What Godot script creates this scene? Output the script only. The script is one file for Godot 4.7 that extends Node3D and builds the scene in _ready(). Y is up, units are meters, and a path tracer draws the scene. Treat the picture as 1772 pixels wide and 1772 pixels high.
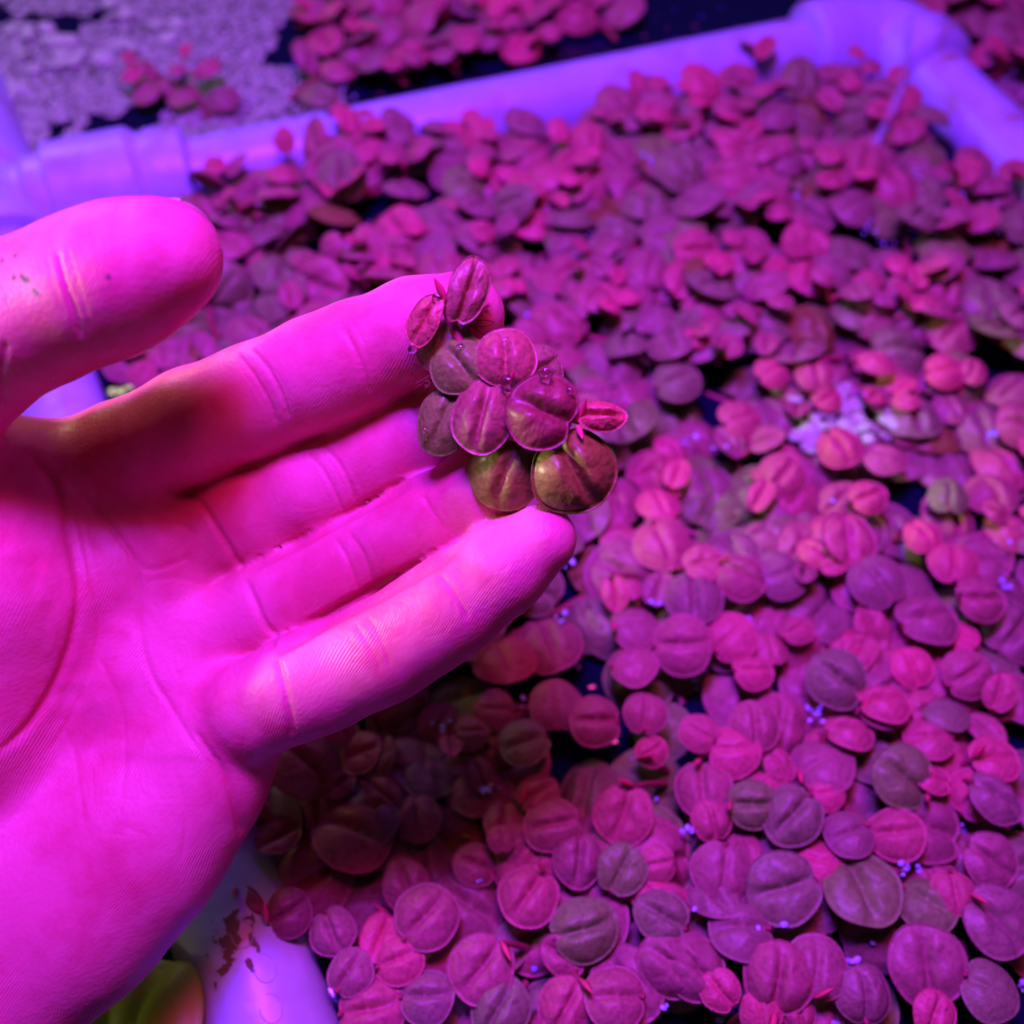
extends Node3D
# Close-up over a water tank: an open left hand holds a sprig of red floating plant above a mat of the same
# plants, which a white pipe frame keeps together. Violet grow lights hang above, unseen warm lamps are added at the left.

const F := 1777.0            # focal length, in pixels of the 1772 pixel photograph
const CAM_HEIGHT := 0.235
const PITCH := 56.4
var cam := Transform3D(Basis(Vector3.RIGHT, deg_to_rad(-PITCH)), Vector3(0, CAM_HEIGHT, 0))
var rng := RandomNumberGenerator.new()
var taken := {}
var M := {}
var leaf_meshes: Array[ArrayMesh] = []
var young_meshes: Array[ArrayMesh] = []
var leaf_tones: Array[StandardMaterial3D] = []

# ---------------------------------------------------------------- places

func at(px: float, py: float, d: float) -> Vector3:          # the point d metres deep that the photograph shows at (px, py)
	return cam * Vector3((px - 886.0) / F * d, -(py - 886.0) / F * d, -d)

func ground(px: float, py: float, y := 0.0) -> Vector3:      # the point of the level y that the photograph shows at (px, py)
	var r := cam.basis * Vector3((px - 886.0) / F, -(py - 886.0) / F, -1.0)
	return cam.origin + r * ((y - CAM_HEIGHT) / r.y)

func seen_at(p: Vector3) -> Vector2:
	var q := cam.affine_inverse() * p
	return Vector2(886.0 + q.x / -q.z * F, 886.0 - q.y / -q.z * F)

# ---------------------------------------------------------------- nodes

func numbered(called: String) -> String:
	var n: int = taken.get(called, 0)
	taken[called] = n + 1
	return called if n == 0 else "%s_%03d" % [called, n]

func thing(called: String, label: String, category: String, where := Vector3.ZERO, group := "") -> Node3D:
	var o := Node3D.new()
	o.name = numbered(called)
	add_child(o, true)
	o.position = where
	tag(o, label, category, group)
	return o

var said := {}

func told_apart(label: String, p: Vector3) -> String:         # of plants that look alike in one place, says which one
	if not said.has(label):
		said[label] = p
		return label
	var d: Vector3 = p - said[label]
	var way := ("farther right" if d.x > 0 else "farther left") if absf(d.x) > absf(d.z) else ("nearer" if d.z > 0 else "farther back")
	var more := label + ", " + way
	while said.has(more):
		more += " still"
	said[more] = p
	return more

func tag(o: Node, label: String, category: String, group := "") -> void:
	o.set_meta("label", label)
	o.set_meta("category", category)
	if group != "":
		o.set_meta("group", group)

func part(called: String, m: Mesh, mat: Material, parent: Node, t := Transform3D()) -> MeshInstance3D:
	var o := MeshInstance3D.new()
	o.name = called if parent != self else numbered(called)
	o.mesh = m
	o.material_override = mat
	o.transform = t
	parent.add_child(o, true)
	return o

# ---------------------------------------------------------------- mesh code

class Geo:
	var v := PackedVector3Array()
	var i := PackedInt32Array()
	var c := PackedColorArray()
	var uv := PackedVector2Array()

	func normals() -> PackedVector3Array:
		var n := PackedVector3Array()
		n.resize(v.size())
		for k in range(0, i.size(), 3):
			var a := i[k]
			var b := i[k + 1]
			var d := i[k + 2]
			var f := (v[d] - v[a]).cross(v[b] - v[a])
			n[a] += f
			n[b] += f
			n[d] += f
		for k in n.size():
			n[k] = n[k].normalized()
		return n

	func mesh() -> ArrayMesh:
		var a := []
		a.resize(Mesh.ARRAY_MAX)
		a[Mesh.ARRAY_VERTEX] = v
		a[Mesh.ARRAY_NORMAL] = normals()
		a[Mesh.ARRAY_INDEX] = i
		if c.size() == v.size():
			a[Mesh.ARRAY_COLOR] = c
		if uv.size() == v.size():
			a[Mesh.ARRAY_TEX_UV] = uv
		var m := ArrayMesh.new()
		m.add_surface_from_arrays(Mesh.PRIMITIVE_TRIANGLES, a)
		return m

	func quad(a: int, b: int, d: int, e: int) -> void:
		i.append_array([a, b, d, a, d, e])

	# a round tube along a path, its radius given at each point; closed at both ends
	func tube(path: Array, radii: Array, segs := 16) -> Geo:
		var first := v.size()
		var up := Vector3.UP
		var n := path.size()
		var along := Vector3.ZERO
		for k in range(1, n):
			along = path[k] - path[0]
			if along.length() > 1e-7:
				break
		along = along.normalized()
		if absf(along.dot(up)) > 0.9:
			up = Vector3.RIGHT
		var side := along.cross(up).normalized()
		for k in n:
			var dir: Vector3 = (path[mini(k + 1, n - 1)] - path[maxi(k - 1, 0)])
			if dir.length() > 1e-9:
				along = dir.normalized()
			side = (side - along * side.dot(along)).normalized()
			var other := along.cross(side)
			for s in segs:
				var t := TAU * s / segs
				v.append(path[k] + (side * cos(t) + other * sin(t)) * radii[k])
		for k in n - 1:
			for s in segs:
				var a := first + k * segs + s
				var b := first + k * segs + (s + 1) % segs
				quad(a, a + segs, b + segs, b)
		var c0 := v.size()
		v.append(path[0])
		v.append(path[n - 1])
		for s in segs:
			i.append_array([c0, first + s, first + (s + 1) % segs])
			i.append_array([c0 + 1, first + (n - 1) * segs + (s + 1) % segs, first + (n - 1) * segs + s])
		return self

	# a lathed solid: profile of (distance along, radius) from a towards b
	func turned(a: Vector3, b: Vector3, profile: Array, segs := 40) -> Geo:
		var d := (b - a).normalized()
		var path := []
		var radii := []
		for p: Vector2 in profile:
			path.append(a + d * p.x)
			radii.append(p.y)
		# steps stay crisp when every ring is met twice
		return tube(path, radii, segs)

	func ball(at: Vector3, r: Vector3, segs := 14, rings := 9) -> Geo:
		var first := v.size()
		for k in rings + 1:
			var p := PI * k / rings
			for s in segs:
				var t := TAU * s / segs
				v.append(at + Vector3(sin(p) * cos(t) * r.x, cos(p) * r.y, sin(p) * sin(t) * r.z))
		for k in rings:
			for s in segs:
				var a := first + k * segs + s
				var b := first + k * segs + (s + 1) % segs
				quad(a, a + segs, b + segs, b)
		return self

# ---------------------------------------------------------------- materials

func noise_texture(freq: float, seed_: int, as_normal := false, size := 512, octaves := 4, bump := 4.0) -> NoiseTexture2D:
	var n := FastNoiseLite.new()
	n.noise_type = FastNoiseLite.TYPE_SIMPLEX_SMOOTH
	n.seed = seed_
	n.frequency = freq
	n.fractal_octaves = octaves
	var t := NoiseTexture2D.new()
	t.width = size
	t.height = size
	t.seamless = true
	t.noise = n
	t.as_normal_map = as_normal
	t.bump_strength = bump
	return t

func ramp(t: NoiseTexture2D, stops: Array) -> NoiseTexture2D:
	var g := Gradient.new()
	g.offsets = PackedFloat32Array(stops.map(func(s): return s[0]))
	g.colors = PackedColorArray(stops.map(func(s): return s[1]))
	t.color_ramp = g
	return t

func lin(r: float, g: float, b: float, a := 1.0) -> Color:   # a real-world (linear) base colour
	var c := Color(r, g, b).linear_to_srgb()
	c.a = a
	return c

func plain(c: Color, rough := 0.5, spec := 0.5) -> StandardMaterial3D:
	var m := StandardMaterial3D.new()
	m.albedo_color = c
	m.roughness = rough
	m.metallic_specular = spec
	return m

func make_materials() -> void:
	# leaves
	var leaf_grain := ramp(noise_texture(0.02, 5, false, 512, 5), [[0.0, Color(0.80, 0.80, 0.76)], [0.45, Color(0.93, 0.92, 0.92)], [1.0, Color(1, 1, 1)]])
	var leaf_relief := noise_texture(0.012, 9, false, 512, 3)
	for t in [[0.62, 0.12, 0.17], [0.55, 0.13, 0.16], [0.48, 0.14, 0.15], [0.41, 0.15, 0.148], [0.36, 0.16, 0.15], [0.30, 0.18, 0.145], [0.25, 0.25, 0.12], [0.22, 0.34, 0.085], [0.23, 0.17, 0.042], [0.50, 0.08, 0.05], [0.24, 0.06, 0.075]]:
		var m := plain(lin(t[0] * 1.1, t[1] * 1.1, t[2] * 1.1), 0.48, 0.4)
		m.vertex_color_use_as_albedo = true
		m.albedo_texture = leaf_grain
		m.heightmap_enabled = true
		m.heightmap_texture = leaf_relief
		m.heightmap_scale = 0.018
		m.clearcoat_enabled = true
		m.clearcoat = 0.10
		m.clearcoat_roughness = 0.35
		m.backlight_enabled = true
		m.backlight = Color(0.22, 0.22, 0.22)
		leaf_tones.append(m)
	M.stem = plain(lin(0.34, 0.05, 0.08), 0.4)
	M.bud = plain(lin(0.70, 0.07, 0.14), 0.4)
	M.root = plain(lin(0.16, 0.05, 0.03), 0.5)
	# white plastic pipe, with the algae film that grew on it
	var tint_noise := ramp(noise_texture(0.006, 21, false, 1024, 5), [[0.0, Color(0.64, 0.74, 0.92)], [0.6, Color(0.72, 0.80, 0.95)], [0.78, Color(0.66, 0.70, 0.84)], [0.9, Color(0.64, 0.60, 0.56)], [1.0, Color(0.55, 0.46, 0.34)]])
	M.pipe = plain(Color(1, 1, 1), 0.38)
	M.pipe.albedo_texture = tint_noise
	M.pipe.uv1_triplanar = true
	M.pipe.uv1_world_triplanar = true
	M.pipe.uv1_scale = Vector3(6, 6, 6)
	M.pipe.heightmap_enabled = true
	M.pipe.heightmap_texture = noise_texture(0.05, 4, false, 512, 5)
	M.pipe.heightmap_scale = 0.02
	M.pipe_light_tinted = M.pipe.duplicate()  # elbow copy whose vertex colour carries the painted warm light
	M.pipe_light_tinted.vertex_color_use_as_albedo = true
	M.stain = plain(lin(0.15, 0.11, 0.07), 0.7)
	# water
	M.water = plain(lin(0.004, 0.007, 0.03), 0.04)
	M.water.metallic_specular = 0.5
	M.water.normal_enabled = true
	M.water.normal_texture = noise_texture(0.014, 31, true, 512, 2, 7.0)
	M.water.normal_scale = 0.4
	M.water.uv1_triplanar = true
	M.water.uv1_world_triplanar = true
	M.water.uv1_scale = Vector3(14, 14, 14)
	# small floating things
	M.duckweed = plain(Color(1, 1, 1), 0.5)
	M.duckweed.vertex_color_use_as_albedo = true
	M.pale_leaf = plain(lin(0.44, 0.75, 0.40), 0.55)
	M.frogbit = plain(lin(0.42, 0.66, 0.03), 0.45)
	M.frogbit.albedo_texture = ramp(noise_texture(0.01, 44), [[0.0, Color(0.7, 0.72, 0.6)], [1.0, Color(1, 1, 1)]])
	M.frogbit.uv1_triplanar = true
	M.frogbit.uv1_scale = Vector3(20, 20, 20)
	# clear things
	M.droplet = plain(Color(1, 1, 1, 0.0), 0.02)
	M.droplet.refraction_enabled = true
	M.droplet.refraction_scale = 0.033
	M.clear = plain(Color(0.85, 0.88, 1.0, 0.2), 0.08)
	M.clear.transparency = BaseMaterial3D.TRANSPARENCY_ALPHA
	# the lamps
	M.housing = plain(lin(0.03, 0.03, 0.03), 0.5)
	# skin
	var skin := plain(Color(1, 1, 1), 0.46, 0.42)
	skin.vertex_color_use_as_albedo = true
	skin.subsurf_scatter_enabled = true
	skin.subsurf_scatter_strength = 0.10
	skin.heightmap_enabled = true
	skin.heightmap_scale = 0.036
	M.skin = skin
	M.nail = plain(lin(0.72, 0.50, 0.44), 0.25)

# ---------------------------------------------------------------- light

func lamp(called: String, label: String, where: Vector3, towards: Vector3, size: Vector2, color: Color, energy: float) -> void:
	var t := Transform3D(Basis(), where).looking_at(towards, Vector3.FORWARD if absf((towards - where).normalized().y) > 0.9 else Vector3.UP)
	var o := thing(called, label, "lamp", where)
	o.transform = t
	var g := Geo.new()
	var box := BoxMesh.new()
	box.size = Vector3(size.x + 0.02, size.y + 0.02, 0.02)
	part("lamp_housing", box, M.housing, o, Transform3D(Basis(), Vector3(0, 0, 0.016)))
	var glow := BoxMesh.new()
	glow.size = Vector3(size.x, size.y, 0.004)
	var m := plain(Color(0.1, 0.1, 0.1))
	m.emission_enabled = true
	m.emission = color
	m.emission_energy_multiplier = 0.6
	part("light_panel", glow, m, o, Transform3D(Basis(), Vector3(0, 0, 0.0035)))
	var l := AreaLight3D.new()
	l.name = "glow"
	l.area_size = size
	l.light_color = color
	l.light_energy = energy
	l.shadow_enabled = true
	l.area_range = 3.0
	l.area_attenuation = 2.0
	o.add_child(l)

func setting() -> void:
	var c := Camera3D.new()
	c.name = "camera"
	c.transform = cam
	c.near = 0.01
	c.far = 20.0
	add_child(c)
	var lens := CameraAttributesPhysical.new()
	lens.frustum_focal_length = 12.0 / (886.0 / F)
	lens.frustum_focus_distance = 0.172
	lens.frustum_near = 0.01
	lens.frustum_far = 20.0
	lens.exposure_aperture = 7.6
	c.attributes = lens
	c.current = true
	var e := Environment.new()
	e.background_mode = Environment.BG_COLOR
	e.background_color = lin(0.012, 0.012, 0.018)
	e.tonemap_mode = Environment.TONE_MAPPER_LINEAR
	e.tonemap_exposure = 1.0
	e.sdfgi_enabled = true
	e.ssao_enabled = true
	e.ssil_enabled = true
	var w := WorldEnvironment.new()
	w.name = "environment"
	w.environment = e
	add_child(w)
	lamp("grow_light", "violet-blue grow light panel hanging above the middle of the tank", Vector3(-0.035, 0.42, -0.15), Vector3(-0.01, 0.05, -0.15), Vector2(0.09, 0.09), lin(0.24, 0.030, 1.0), 0.50)
	lamp("grow_light", "pink grow light panel hanging beside the violet one", Vector3(0.03, 0.42, -0.145), Vector3(0.02, 0.05, -0.15), Vector2(0.09, 0.09), lin(1.0, 0.055, 0.42), 0.092)
	lamp("unseen_warm_lamp", "unseen warm lamp added low at the left to light the green leaves", Vector3(-0.26, 0.07, 0.05), Vector3(-0.07, 0.01, -0.03), Vector2(0.05, 0.05), lin(1.0, 0.80, 0.55), 0.003)  # added out of view, brightens the green leaves and near pipe
	added_spot("unseen warm spot added at the left to light the fingertips", Vector3(-0.38, 0.20, -0.10), Vector3(0.01, 0.10, -0.125), 14.0, lin(1.0, 0.85, 0.55), 0.12)  # added out of view for local warm light on the fingertips
	added_spot("unseen narrow spot added to light the base of the index finger", Vector3(-0.30, 0.27, -0.48), Vector3(-0.076, 0.099, -0.125), 4.8, lin(1.0, 0.62, 0.38), 0.06)  # added out of view to warm the shaded index base
	lamp("unseen_warm_lamp", "unseen warm white lamp added to light the far left corner", Vector3(-0.31, 0.27, -0.50), Vector3(-0.14, 0.03, -0.30), Vector2(0.08, 0.08), lin(1.0, 0.80, 0.60), 0.034)  # added out of view to warm the duckweed at the far left
	led_bar()

func added_spot(label: String, where: Vector3, aim: Vector3, angle: float, color: Color, energy: float) -> void:   # an added, unseen hooded spot that warms part of the hand
	var t := Transform3D(Basis(), where).looking_at(aim, Vector3.UP)
	var o := thing("added_spot", label, "lamp", t.origin)
	o.transform = t
	var g := Geo.new().turned(Vector3(0, 0, 0.06), Vector3(0, 0, -0.03), [Vector2(0, 0.004), Vector2(0.002, 0.012), Vector2(0.03, 0.022), Vector2(0.09, 0.028), Vector2(0.0901, 0.026), Vector2(0.035, 0.0205), Vector2(0.034, 0.004)], 32)
	part("lamp_hood", g.mesh(), M.housing, o)
	var m := plain(Color(0.1, 0.1, 0.1))
	m.emission_enabled = true
	m.emission = color
	m.emission_energy_multiplier = 1.0
	part("light_bulb", Geo.new().ball(Vector3(0, 0, 0.008), Vector3.ONE * 0.012).mesh(), m, o)
	var l := SpotLight3D.new()
	l.name = "glow"
	l.light_color = color
	l.light_energy = energy
	l.light_size = 0.012
	l.spot_angle = angle
	l.spot_angle_attenuation = 0.6
	l.spot_range = 3.0
	l.spot_attenuation = 2.0
	l.shadow_enabled = true
	l.position = Vector3(0, 0, -0.032)
	o.add_child(l)

func led_bar() -> void:                                       # its row of diodes is what the gaps of water mirror
	var o := thing("led_bar", "narrow light bar with blue and pink diodes beyond the tank", "lamp", Vector3(0.10, 0.52, -0.92))
	o.rotation.x = deg_to_rad(-35)
	var box := BoxMesh.new()
	box.size = Vector3(0.66, 0.03, 0.14)
	part("lamp_housing", box, M.housing, o)
	for k in 12:
		var pink := k % 4 == 2
		var m := plain(Color(0.1, 0.1, 0.1))
		m.emission_enabled = true
		m.emission = lin(1.0, 0.02, 0.25) if pink else lin(0.06, 0.02, 1.0)
		m.emission_energy_multiplier = 6.0
		var d := BoxMesh.new()
		d.size = Vector3(0.034, 0.004, 0.11)
		part("led", d, m, o, Transform3D(Basis(), Vector3(-0.30 + 0.0545 * k, -0.016, 0)))
	var l := AreaLight3D.new()
	l.name = "glow"
	l.area_size = Vector2(0.62, 0.10)
	l.light_color = lin(0.2, 0.02, 1.0)
	l.light_energy = 0.03
	l.area_range = 3.0
	l.area_attenuation = 2.0
	l.shadow_enabled = true
	l.transform = Transform3D(Basis(Vector3.RIGHT, -PI / 2), Vector3(0, -0.021, 0))
	o.add_child(l)

# ---------------------------------------------------------------- pipe frame

func collar(a: Vector3, b: Vector3, r0: float, r1: float) -> Array:
	var l := a.distance_to(b)
	return [Vector2(0, r0), Vector2(0.0004, r0), Vector2(0.0006, r1 - 0.0008), Vector2(0.0014, r1), Vector2(0.0016, r1), Vector2(l - 0.0016, r1), Vector2(l - 0.0014, r1), Vector2(l - 0.0006, r1 - 0.0008), Vector2(l - 0.0004, r0), Vector2(l, r0)]

func pipe_frame() -> void:
	var y := 0.003
	var R := 0.0124
	var cross := ground(-4, 376, y)
	var corner := ground(1535, 58, y)
	var right := ground(1772, 294, y)
	var front := ground(440, 1705, y)
	front += (front - cross).normalized() * 0.045
	var far_dir := (corner - cross).normalized()
	var right_dir := (right - corner).normalized()
	var left_dir := (front - cross).normalized()
	var o := thing("pipe_frame", "white plastic pipe frame floating round the red plants", "pipe frame")
	# straight pipes
	part("pipe", Geo.new().tube([cross, corner], [R, R], 48).mesh(), M.pipe, o)
	part("pipe", Geo.new().tube([corner, corner + right_dir * 0.42], [R, R], 48).mesh(), M.pipe, o)
	part("pipe", Geo.new().tube([cross, front], [R, R], 48).mesh(), M.pipe, o)
	# the cross piece at the left, with its four sockets
	var x := Geo.new()
	for d: Vector3 in [far_dir, -far_dir, left_dir, -left_dir]:
		var reach: float = 0.0225 if d != -left_dir else 0.08
		x.turned(cross, cross + d * reach, [Vector2(0, 0.0158), Vector2(0.012, 0.0158), Vector2(0.0122, 0.0158), Vector2(0.0132, 0.0172), Vector2(0.0158, 0.0174), Vector2(reach - 0.001, 0.0174), Vector2(reach - 0.0004, 0.0172), Vector2(reach, 0.0166), Vector2(reach, 0.0124)])
	part("cross_fitting", x.mesh(), M.pipe, o)
	var a := ground(104, 349, y)
	var c := Geo.new()
	c.turned(a, a + far_dir, [Vector2(0, 0.0124), Vector2(0, 0.0189), Vector2(0.0005, 0.0194), Vector2(0.0008, 0.0194), Vector2(0.0265, 0.0194), Vector2(0.0270, 0.0194), Vector2(0.0310, 0.0160), Vector2(0.0314, 0.0174), Vector2(0.0318, 0.0163), Vector2(0.0330, 0.0173), Vector2(0.0336, 0.0174), Vector2(0.0432, 0.0174), Vector2(0.0440, 0.0173), Vector2(0.0452, 0.0160), Vector2(0.0455, 0.0140), Vector2(0.0455, 0.0124)])
	part("coupling", c.mesh(), M.pipe, o)
	# the corner elbows: a bend and two sockets each
	for el: Array in [[corner, -far_dir, right_dir, 0.036, 0.030, 0.0160], [front, -left_dir, far_dir, 0.092, 0.03, 0.0134]]:
		var p: Vector3 = el[0]
		var u: Vector3 = el[1]
		var w: Vector3 = el[2]
		var long: float = el[3] - 0.014
		var g := Geo.new()
		var path := []
		var radii := []
		for k in 16:
			path.append(p + u * lerpf(long, 0.0185, k / 15.0))
			radii.append(el[5])
		for k in 13:
			var t := k / 12.0
			path.append(p + u * 0.018 * (1 - t) * (1 - t) + w * 0.018 * t * t)
			radii.append(el[5])
		g.tube(path, radii, 48)
		var tint_noise := FastNoiseLite.new()
		tint_noise.seed = 9
		tint_noise.frequency = 60.0
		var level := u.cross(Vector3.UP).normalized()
		for q in g.v:                                          # warm light painted as cream on the near elbow's flanks
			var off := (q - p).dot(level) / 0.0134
			var warm_lit := smoothstep(0.15, 0.75, absf(off) + 0.35 * tint_noise.get_noise_3dv(q)) if k_near(p) else 0.0
			g.c.append(Color(1, 1, 1).lerp(Color(1.7, 1.15, 0.55), warm_lit))
		var e := part("elbow", g.mesh(), M.pipe_light_tinted, o)
		for k in 2:
			var d: Vector3 = [u, w][k]
			var l: float = el[3 + k]
			part("collar", Geo.new().turned(p + d * (l - 0.014), p + d * l, [Vector2(0, 0.0158), Vector2(0.0006, 0.0174), Vector2(0.001, 0.0176), Vector2(0.0125, 0.0176), Vector2(0.013, 0.0174), Vector2(0.014, 0.0164), Vector2(0.0164, 0.0124)], 48).mesh(), M.pipe, e)
		if k_near(p):
			part("algae_stain", stain(p + u * 0.050, u, 0.0134), M.stain, e)
			for q: Array in [[0.020, 0.35], [0.028, 0.20], [0.0125, 0.25]]:
				part("raised_mark", raised_ring(p + u * (q[0] + 0.024), u, q[1], 0.0134), M.pipe, e)

func k_near(p: Vector3) -> bool:
	return p.z > -0.1

func on_pipe(p: Vector3, u: Vector3, along: float, turn: float, r: float) -> Vector3:
	var side := u.cross(Vector3.UP).normalized()
	var up := side.cross(u)
	return p + u * along + (up * cos(turn) + side * sin(turn)) * r

# a thin ragged film of brown algae on top of the plastic
func stain(p: Vector3, u: Vector3, r: float) -> ArrayMesh:
	var n := FastNoiseLite.new()
	n.seed = 6
	n.frequency = 170.0
	n.fractal_octaves = 4
	var g := Geo.new()
	var c := 0.00022
	for i in range(-34, 34):
		for j in range(-28, 28):
			var x := i * c
			var y := j * c
			var far := Vector2(x / 0.0062, y / 0.0042).length()
			if n.get_noise_2d(x * 1.0, y * 1.6) + 0.24 - far * 0.45 < 0.0:
				continue
			var f := g.v.size()
			for q in [[0, 0], [1, 0], [1, 1], [0, 1]]:
				var rr := r + 0.00008 + 0.00012 * absf(n.get_noise_2d(x * 7.0 + q[0], y * 7.0 + q[1]))
				g.v.append(on_pipe(p, u, x + q[0] * c, (y + q[1] * c) / r + 0.05, rr))
			g.quad(f, f + 1, f + 2, f + 3)
	return g.mesh()

func raised_ring(p: Vector3, u: Vector3, turn: float, r: float) -> ArrayMesh:
	var path := []
	var radii := []
	for k in 25:
		var t := TAU * k / 24.0 * 0.8
		path.append(on_pipe(p, u, 0.0028 * cos(t), turn + 0.0021 * sin(t) / r, r + 0.00002))
		radii.append(0.00013)
	return Geo.new().tube(path, radii, 6).mesh()

# ---------------------------------------------------------------- leaves

# One round puffed leaf about 1 in radius: x across, y up, z towards its tip; its stalk meets it at z = -0.95.
func leaf_mesh(seed_: int, wide: float, puff: float, fold: float, cup: float, wrinkle: float, lip: float, young := false) -> ArrayMesh:
	var r := RandomNumberGenerator.new()
	r.seed = seed_
	var ph := [r.randf() * TAU, r.randf() * TAU, r.randf() * TAU, r.randf() * TAU]
	var bend := r.randf_range(-0.12, 0.12)
	var g := Geo.new()
	var segs := 36
	var rings := [0.12, 0.25, 0.38, 0.5, 0.62, 0.73, 0.82, 0.885, 0.93, 0.965, 0.99, 1.0]
	var under := [0.985, 0.9, 0.7, 0.45, 0.2]
	var centre_z := -0.05
	var top := func(x: float, z: float, q: float) -> float:
		var groove := 1.0 - 0.93 * exp(-pow((x - bend * z * z) / 0.13, 2.0))
		var h := puff * 1.5 * pow(maxf(0.0, 1.0 - pow(minf(q / 0.93, 1.0), 2.2)), 0.75) * groove
		h += wrinkle * 1.7 * sin(z * 7.0 - absf(x) * 5.5 + ph[0]) * (1.0 - q * q) * minf(absf(x) * 4.0, 1.0)
		h += wrinkle * 0.7 * sin(x * 4.0 + ph[1]) * sin(z * 3.5 + ph[2]) * (1.0 - q)
		h += fold * absf(x) + (cup - 0.22) * q * q * 0.5 + bend * 0.8 * x * z
		h += lip * smoothstep(0.9, 0.99, q) + 0.035 * q * q * sin(atan2(x, z) * 3.0 + ph[3])
		return h
	g.v.append(Vector3(0, top.call(0.0, 0.0, 0.0), centre_z))
	g.c.append(Color(1, 1, 1))
	g.uv.append(Vector2(0.5, 0.5))
	for q: float in rings:
		for s in segs:
			var t := TAU * s / segs
			var away := wrapf(t - PI, -PI, PI)               # angle from the stalk
			var edge := 1.0 - 0.16 * exp(-pow(away / 0.22, 2.0)) + 0.022 * sin(3.0 * t + ph[0]) + 0.015 * sin(5.0 * t + ph[1]) + (0.10 * pow(maxf(cos(t), 0.0), 4.0) if young else 0.0)
			var x := sin(t) * q * edge * wide
			var z := cos(t) * q * edge + centre_z * (1 - q)
			g.v.append(Vector3(x, top.call(x, z, q), z))
			g.uv.append(Vector2(0.5 + x * 0.45, 0.5 + z * 0.45))
			var rim := smoothstep(0.88, 0.97, q)
			var vein := exp(-pow((x - bend * z * z) / 0.05, 2.0)) * (1.0 - rim) * 0.6
			vein = maxf(vein, 0.22 * pow(maxf(0.0, sin(z * 9.0 - absf(x) * 6.0)), 12.0) * (1.0 - q))
			g.c.append(Color(1, 1, 1).lerp(Color(1.2, 1.05, 1.06), rim).lerp(Color(1.3, 1.15, 1.15), vein))
	for k in rings.size():
		for s in segs:
			var b := (s + 1) % segs
			if k == 0:
				g.i.append_array([0, 1 + b, 1 + s])
			else:
				var i0 := 1 + (k - 1) * segs
				var i1 := 1 + k * segs
				g.quad(i0 + s, i0 + b, i1 + b, i1 + s)
	var last := 1 + (rings.size() - 1) * segs
	for q: float in under:
		var first := g.v.size()
		for s in segs:
			var p := g.v[last + s] if q > 0.98 else Vector3.ZERO
			var t := TAU * s / segs
			var x := sin(t) * q * wide
			var z := cos(t) * q
			if q > 0.98:
				p = p * Vector3(q, 1, q) - Vector3(0, 0.05, 0)
			else:
				p = Vector3(x, top.call(x, z, q) - 0.06, z)
			g.v.append(p)
			g.uv.append(Vector2(0.5 + p.x * 0.45, 0.5 + p.z * 0.45))
			g.c.append(Color(1.25, 0.75, 0.7))
		var i0 := first - segs if q < 0.98 else last
		for s in segs:
			var b := (s + 1) % segs
			g.quad(i0 + s, i0 + b, first + b, first + s)
	var end := g.v.size()
	g.v.append(Vector3(0, top.call(0.0, 0.0, 0.0) - 0.06, 0))
	g.c.append(Color(1.25, 0.75, 0.7))
	g.uv.append(Vector2(0.5, 0.5))
	for s in segs:
		g.i.append_array([end, end - segs + s, end - segs + (s + 1) % segs])
	return g.mesh()

func make_leaves() -> void:
	#        wide  puff  fold  cup  wrinkle lip
	for p in [[1.00, 0.24, -0.05, -0.10, 0.016, 0.03], [0.95, 0.28, -0.10, 0.00, 0.022, 0.05], [1.04, 0.20, 0.06, -0.20, 0.018, 0.03], [0.92, 0.30, -0.04, 0.10, 0.030, 0.06], [1.02, 0.16, -0.16, -0.05, 0.014, 0.02], [0.98, 0.22, 0.10, 0.12, 0.024, 0.05], [1.06, 0.12, -0.05, -0.22, 0.012, 0.02], [0.90, 0.26, -0.20, 0.05, 0.026, 0.05], [1.0, 0.31, 0.0, -0.05, 0.020, 0.06], [0.96, 0.18, 0.16, 0.18, 0.03, 0.04]]:
		leaf_meshes.append(leaf_mesh(leaf_meshes.size() * 17 + 3, p[0], p[1], p[2], p[3], p[4], p[5]))
	for p in [[0.80, 0.20, 0.25, 0.25, 0.02, 0.10], [0.72, 0.16, 0.45, 0.20, 0.02, 0.08], [0.85, 0.24, 0.05, 0.15, 0.03, 0.10]]:
		young_meshes.append(leaf_mesh(young_meshes.size() * 29 + 7, p[0], p[1], p[2], p[3], p[4], p[5], true))
	# an unopened leaf: a narrow folded spike, its foot at the origin, along y
	var g := Geo.new()
	for k in 9:
		var t := k / 8.0
		var w := 0.17 * pow(sin(PI * (0.08 + 0.92 * t)), 0.8) * (1.0 - 0.25 * t)
		for q in [Vector3(-w, t, 0.10 * w), Vector3(-w * 0.45, t, -0.5 * w), Vector3(0, t, -0.75 * w), Vector3(w * 0.45, t, -0.5 * w), Vector3(w, t, 0.10 * w), Vector3(0.06 * w, t, 0.35 * w)]:
			g.v.append(q + Vector3(0, 0, 0.10 * t * t))
	for k in 8:
		for s in 6:
			g.quad(k * 6 + s, (k + 1) * 6 + s, (k + 1) * 6 + (s + 1) % 6, k * 6 + (s + 1) % 6)
	M.bud_mesh = g.mesh()

func leaf_place(centre: Vector3, normal: Vector3, tip: Vector3, r: float, squeeze := 1.0) -> Transform3D:
	var n := normal.normalized()
	var t := (tip - n * tip.dot(n)).normalized()
	return Transform3D(Basis(n.cross(t) * r * squeeze, n * r, t * r), centre)

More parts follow.
